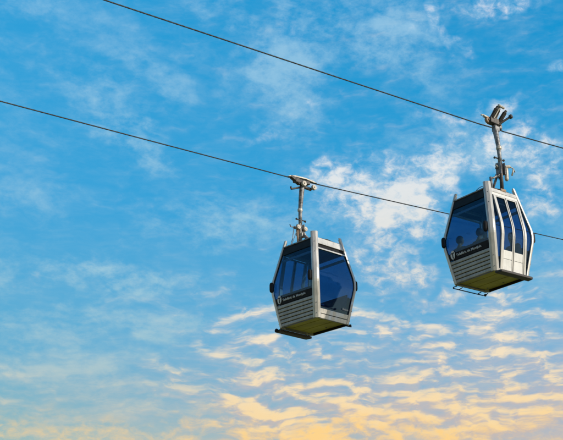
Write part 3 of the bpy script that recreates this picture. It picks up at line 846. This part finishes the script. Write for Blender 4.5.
# --- thin high veil, streaky
rotm = WN.new('ShaderNodeMapping'); rotm.inputs['Rotation'].default_value = (0, 0, R(32)); rotm.inputs['Scale'].default_value = (2.2, .75, 1); WL.new(PL, rotm.inputs['Vector'])
pf0 = combine(az * .8 + el * .5, el * 1.3 - az * .4)
v1 = noise(combine(az * .20 - el * .16, el * .75 + az * .28), 1.0, 5, .60, .35)
v2 = noise(pf0, 1.1, 5, .66, 0)
broad = noise(combine(az * .10 + el * .05, el * .19), 1.0, 3, .55)
bands = noise(combine(az * .13 + wy * .5, el * .85 + wx), 1.0, 4, .6)
veilF = field(VEIL)
veil = mapr((v1 * .5 + v2 * .5 - .5) * (1.5 + 1.6 * op('MINIMUM', veilF, 1.0)) + (broad - .45) * 1.4 + (bands - .5) * mapr(el, 22, 14, .2, 2.2) + veilF * .62, .0, 1.35, 0, 1)
veilcol = ramp(elv, [(0, (236, 208, 166)), (.12, (200, 200, 188)), (.26, (172, 203, 210)), (.45, (172, 210, 224)), (1, (172, 214, 238))])
col = mixc(veil * mapr(el, 18, 25, .80, .60), col, veilcol)

# --- fluffy mid-level clouds
w3 = WN.new('ShaderNodeTexNoise'); w3.noise_dimensions = '2D'; w3.inputs['Scale'].default_value = 2.2; w3.inputs['Detail'].default_value = 2; WL.new(PL, w3.inputs['Vector'])
wv = WN.new('ShaderNodeVectorMath'); wv.operation = 'MULTIPLY_ADD'; WL.new(w3.outputs['Color'], wv.inputs[0]); wv.inputs[1].default_value = (.35, .35, 0); WL.new(PL, wv.inputs[2])
pf = combine(az * .9 - el * .30, el * 1.45 + az * .25)
c1 = noise(pf, .42, 6, .60, .0)
c2 = noise(pf, 1.5, 5, .64, .35)
cumF = field(PUFF)
dens = (c1 * .54 + c2 * .46 - .5) * (1.3 + 2.6 * op('MINIMUM', cumF, 1.0)) + cumF * .74
body_ = mapr(dens, .0, 1.50, 0, 1)
white = ramp(elv, [(0, (250, 214, 156)), (.12, (253, 222, 172)), (.26, (252, 230, 196)), (.42, (246, 236, 220)), (.62, (240, 240, 238)), (1, (230, 234, 246))])
shade = ramp(elv, [(0, (226, 176, 124)), (.12, (206, 184, 168)), (.26, (184, 190, 202)), (.5, (176, 206, 226)), (1, (150, 204, 238))])
c1s = noise(vmath('ADD', pf, (.35, .55, 0)), .42, 4, .60, .0)
lit = mapr(dens + (c1 - c1s) * 3.2, .20, 1.60, 0, 1)
col = mixc(body_ * .86, col, mixc(lit, shade, white))

# --- small rows of cloud low down, warmed by the low sun
pr = combine(az * .42 + (wy - .5) * 1.2, el * 1.45 + (wx - .5) * 1.5)
r1 = noise(pr, 1.0, 4, .56, 0); r2 = noise(pr, 2.7, 4, .60, 0)
rowF = field(ROWS)
rd = (r1 * .66 + r2 * .34 - .5) * (1.1 + 2.6 * op('MINIMUM', rowF, 1.0)) + rowF * .54
rmask = mapr(rd, -.20, 1.45, 0, 1)
r1s = noise(vmath('ADD', pr, (.10, .42, 0)), 1.0, 4, .56, 0)
rlit = mapr(rd + (r1 - r1s) * 4.5, .20, 1.75, 0, 1)
rowcol_w = ramp(elv, [(0, (254, 214, 140)), (.14, (254, 224, 172)), (.30, (250, 232, 204)), (.5, (240, 236, 226))])
rowcol_s = ramp(elv, [(0, (216, 180, 152)), (.14, (196, 186, 186)), (.30, (178, 192, 208)), (.5, (170, 202, 220))])
col = mixc(rmask * .92, col, mixc(mapr(az, -11, 0, .75, 0), mixc(rlit, rowcol_s, rowcol_w), veilcol))

# --- golden glow of the low horizon
glow = field(GLOW)
col = mixc(glow * mapr(c2 * .45 + r1 * .55, .36, .70, .05, .85), col, lin((253, 212, 142)))
# below the horizon
col = mixc(mapr(el, -1.0, .5, 1, 0), col, lin((120, 128, 110)))
WL.new(col, bg.inputs['Color'])
world.cycles.sampling_method = 'MANUAL'; world.cycles.sample_map_resolution = 1024

# ------------------------------------------------------------------ sun
sd = bpy.data.lights.new('sun', 'SUN'); sd.energy = 3.6; sd.angle = R(.5); sd.color = (1.0, .90, .76)
so = bpy.data.objects.new('sun', sd); COL.objects.link(so)
a, e = R(SUN_AZ), R(SUN_EL)
sunv = Vector((math.sin(a) * math.cos(e), math.cos(a) * math.cos(e), math.sin(e)))
so.rotation_euler = sunv.to_track_quat('Z', 'Y').to_euler(); so.location = sunv * 60

# ------------------------------------------------------------------ camera
cd = bpy.data.cameras.new('camera'); cam = bpy.data.objects.new('camera', cd); COL.objects.link(cam)
pitch, roll = .3689932, -.00831804
fw = Vector((0, math.cos(pitch), math.sin(pitch))); up = Vector((0, -math.sin(pitch), math.cos(pitch))); rt = Vector((1, 0, 0))
rt2 = math.cos(roll) * rt + math.sin(roll) * up; up2 = -math.sin(roll) * rt + math.cos(roll) * up
cam.matrix_world = Matrix(((rt2.x, up2.x, -fw.x, 0), (rt2.y, up2.y, -fw.y, 0), (rt2.z, up2.z, -fw.z, 0), (0, 0, 0, 1)))
cd.sensor_width = 36; cd.lens = 1144.63 / 563 * 36; cd.clip_start = .1; cd.clip_end = 8000
scene.camera = cam

scene.render.engine = 'CYCLES'
scene.view_settings.view_transform = 'Standard'; scene.view_settings.look = 'None'
scene.view_settings.gamma = 1; scene.view_settings.exposure = 0; scene.view_settings.use_curve_mapping = False
scene.cycles.transparent_max_bounces = 24
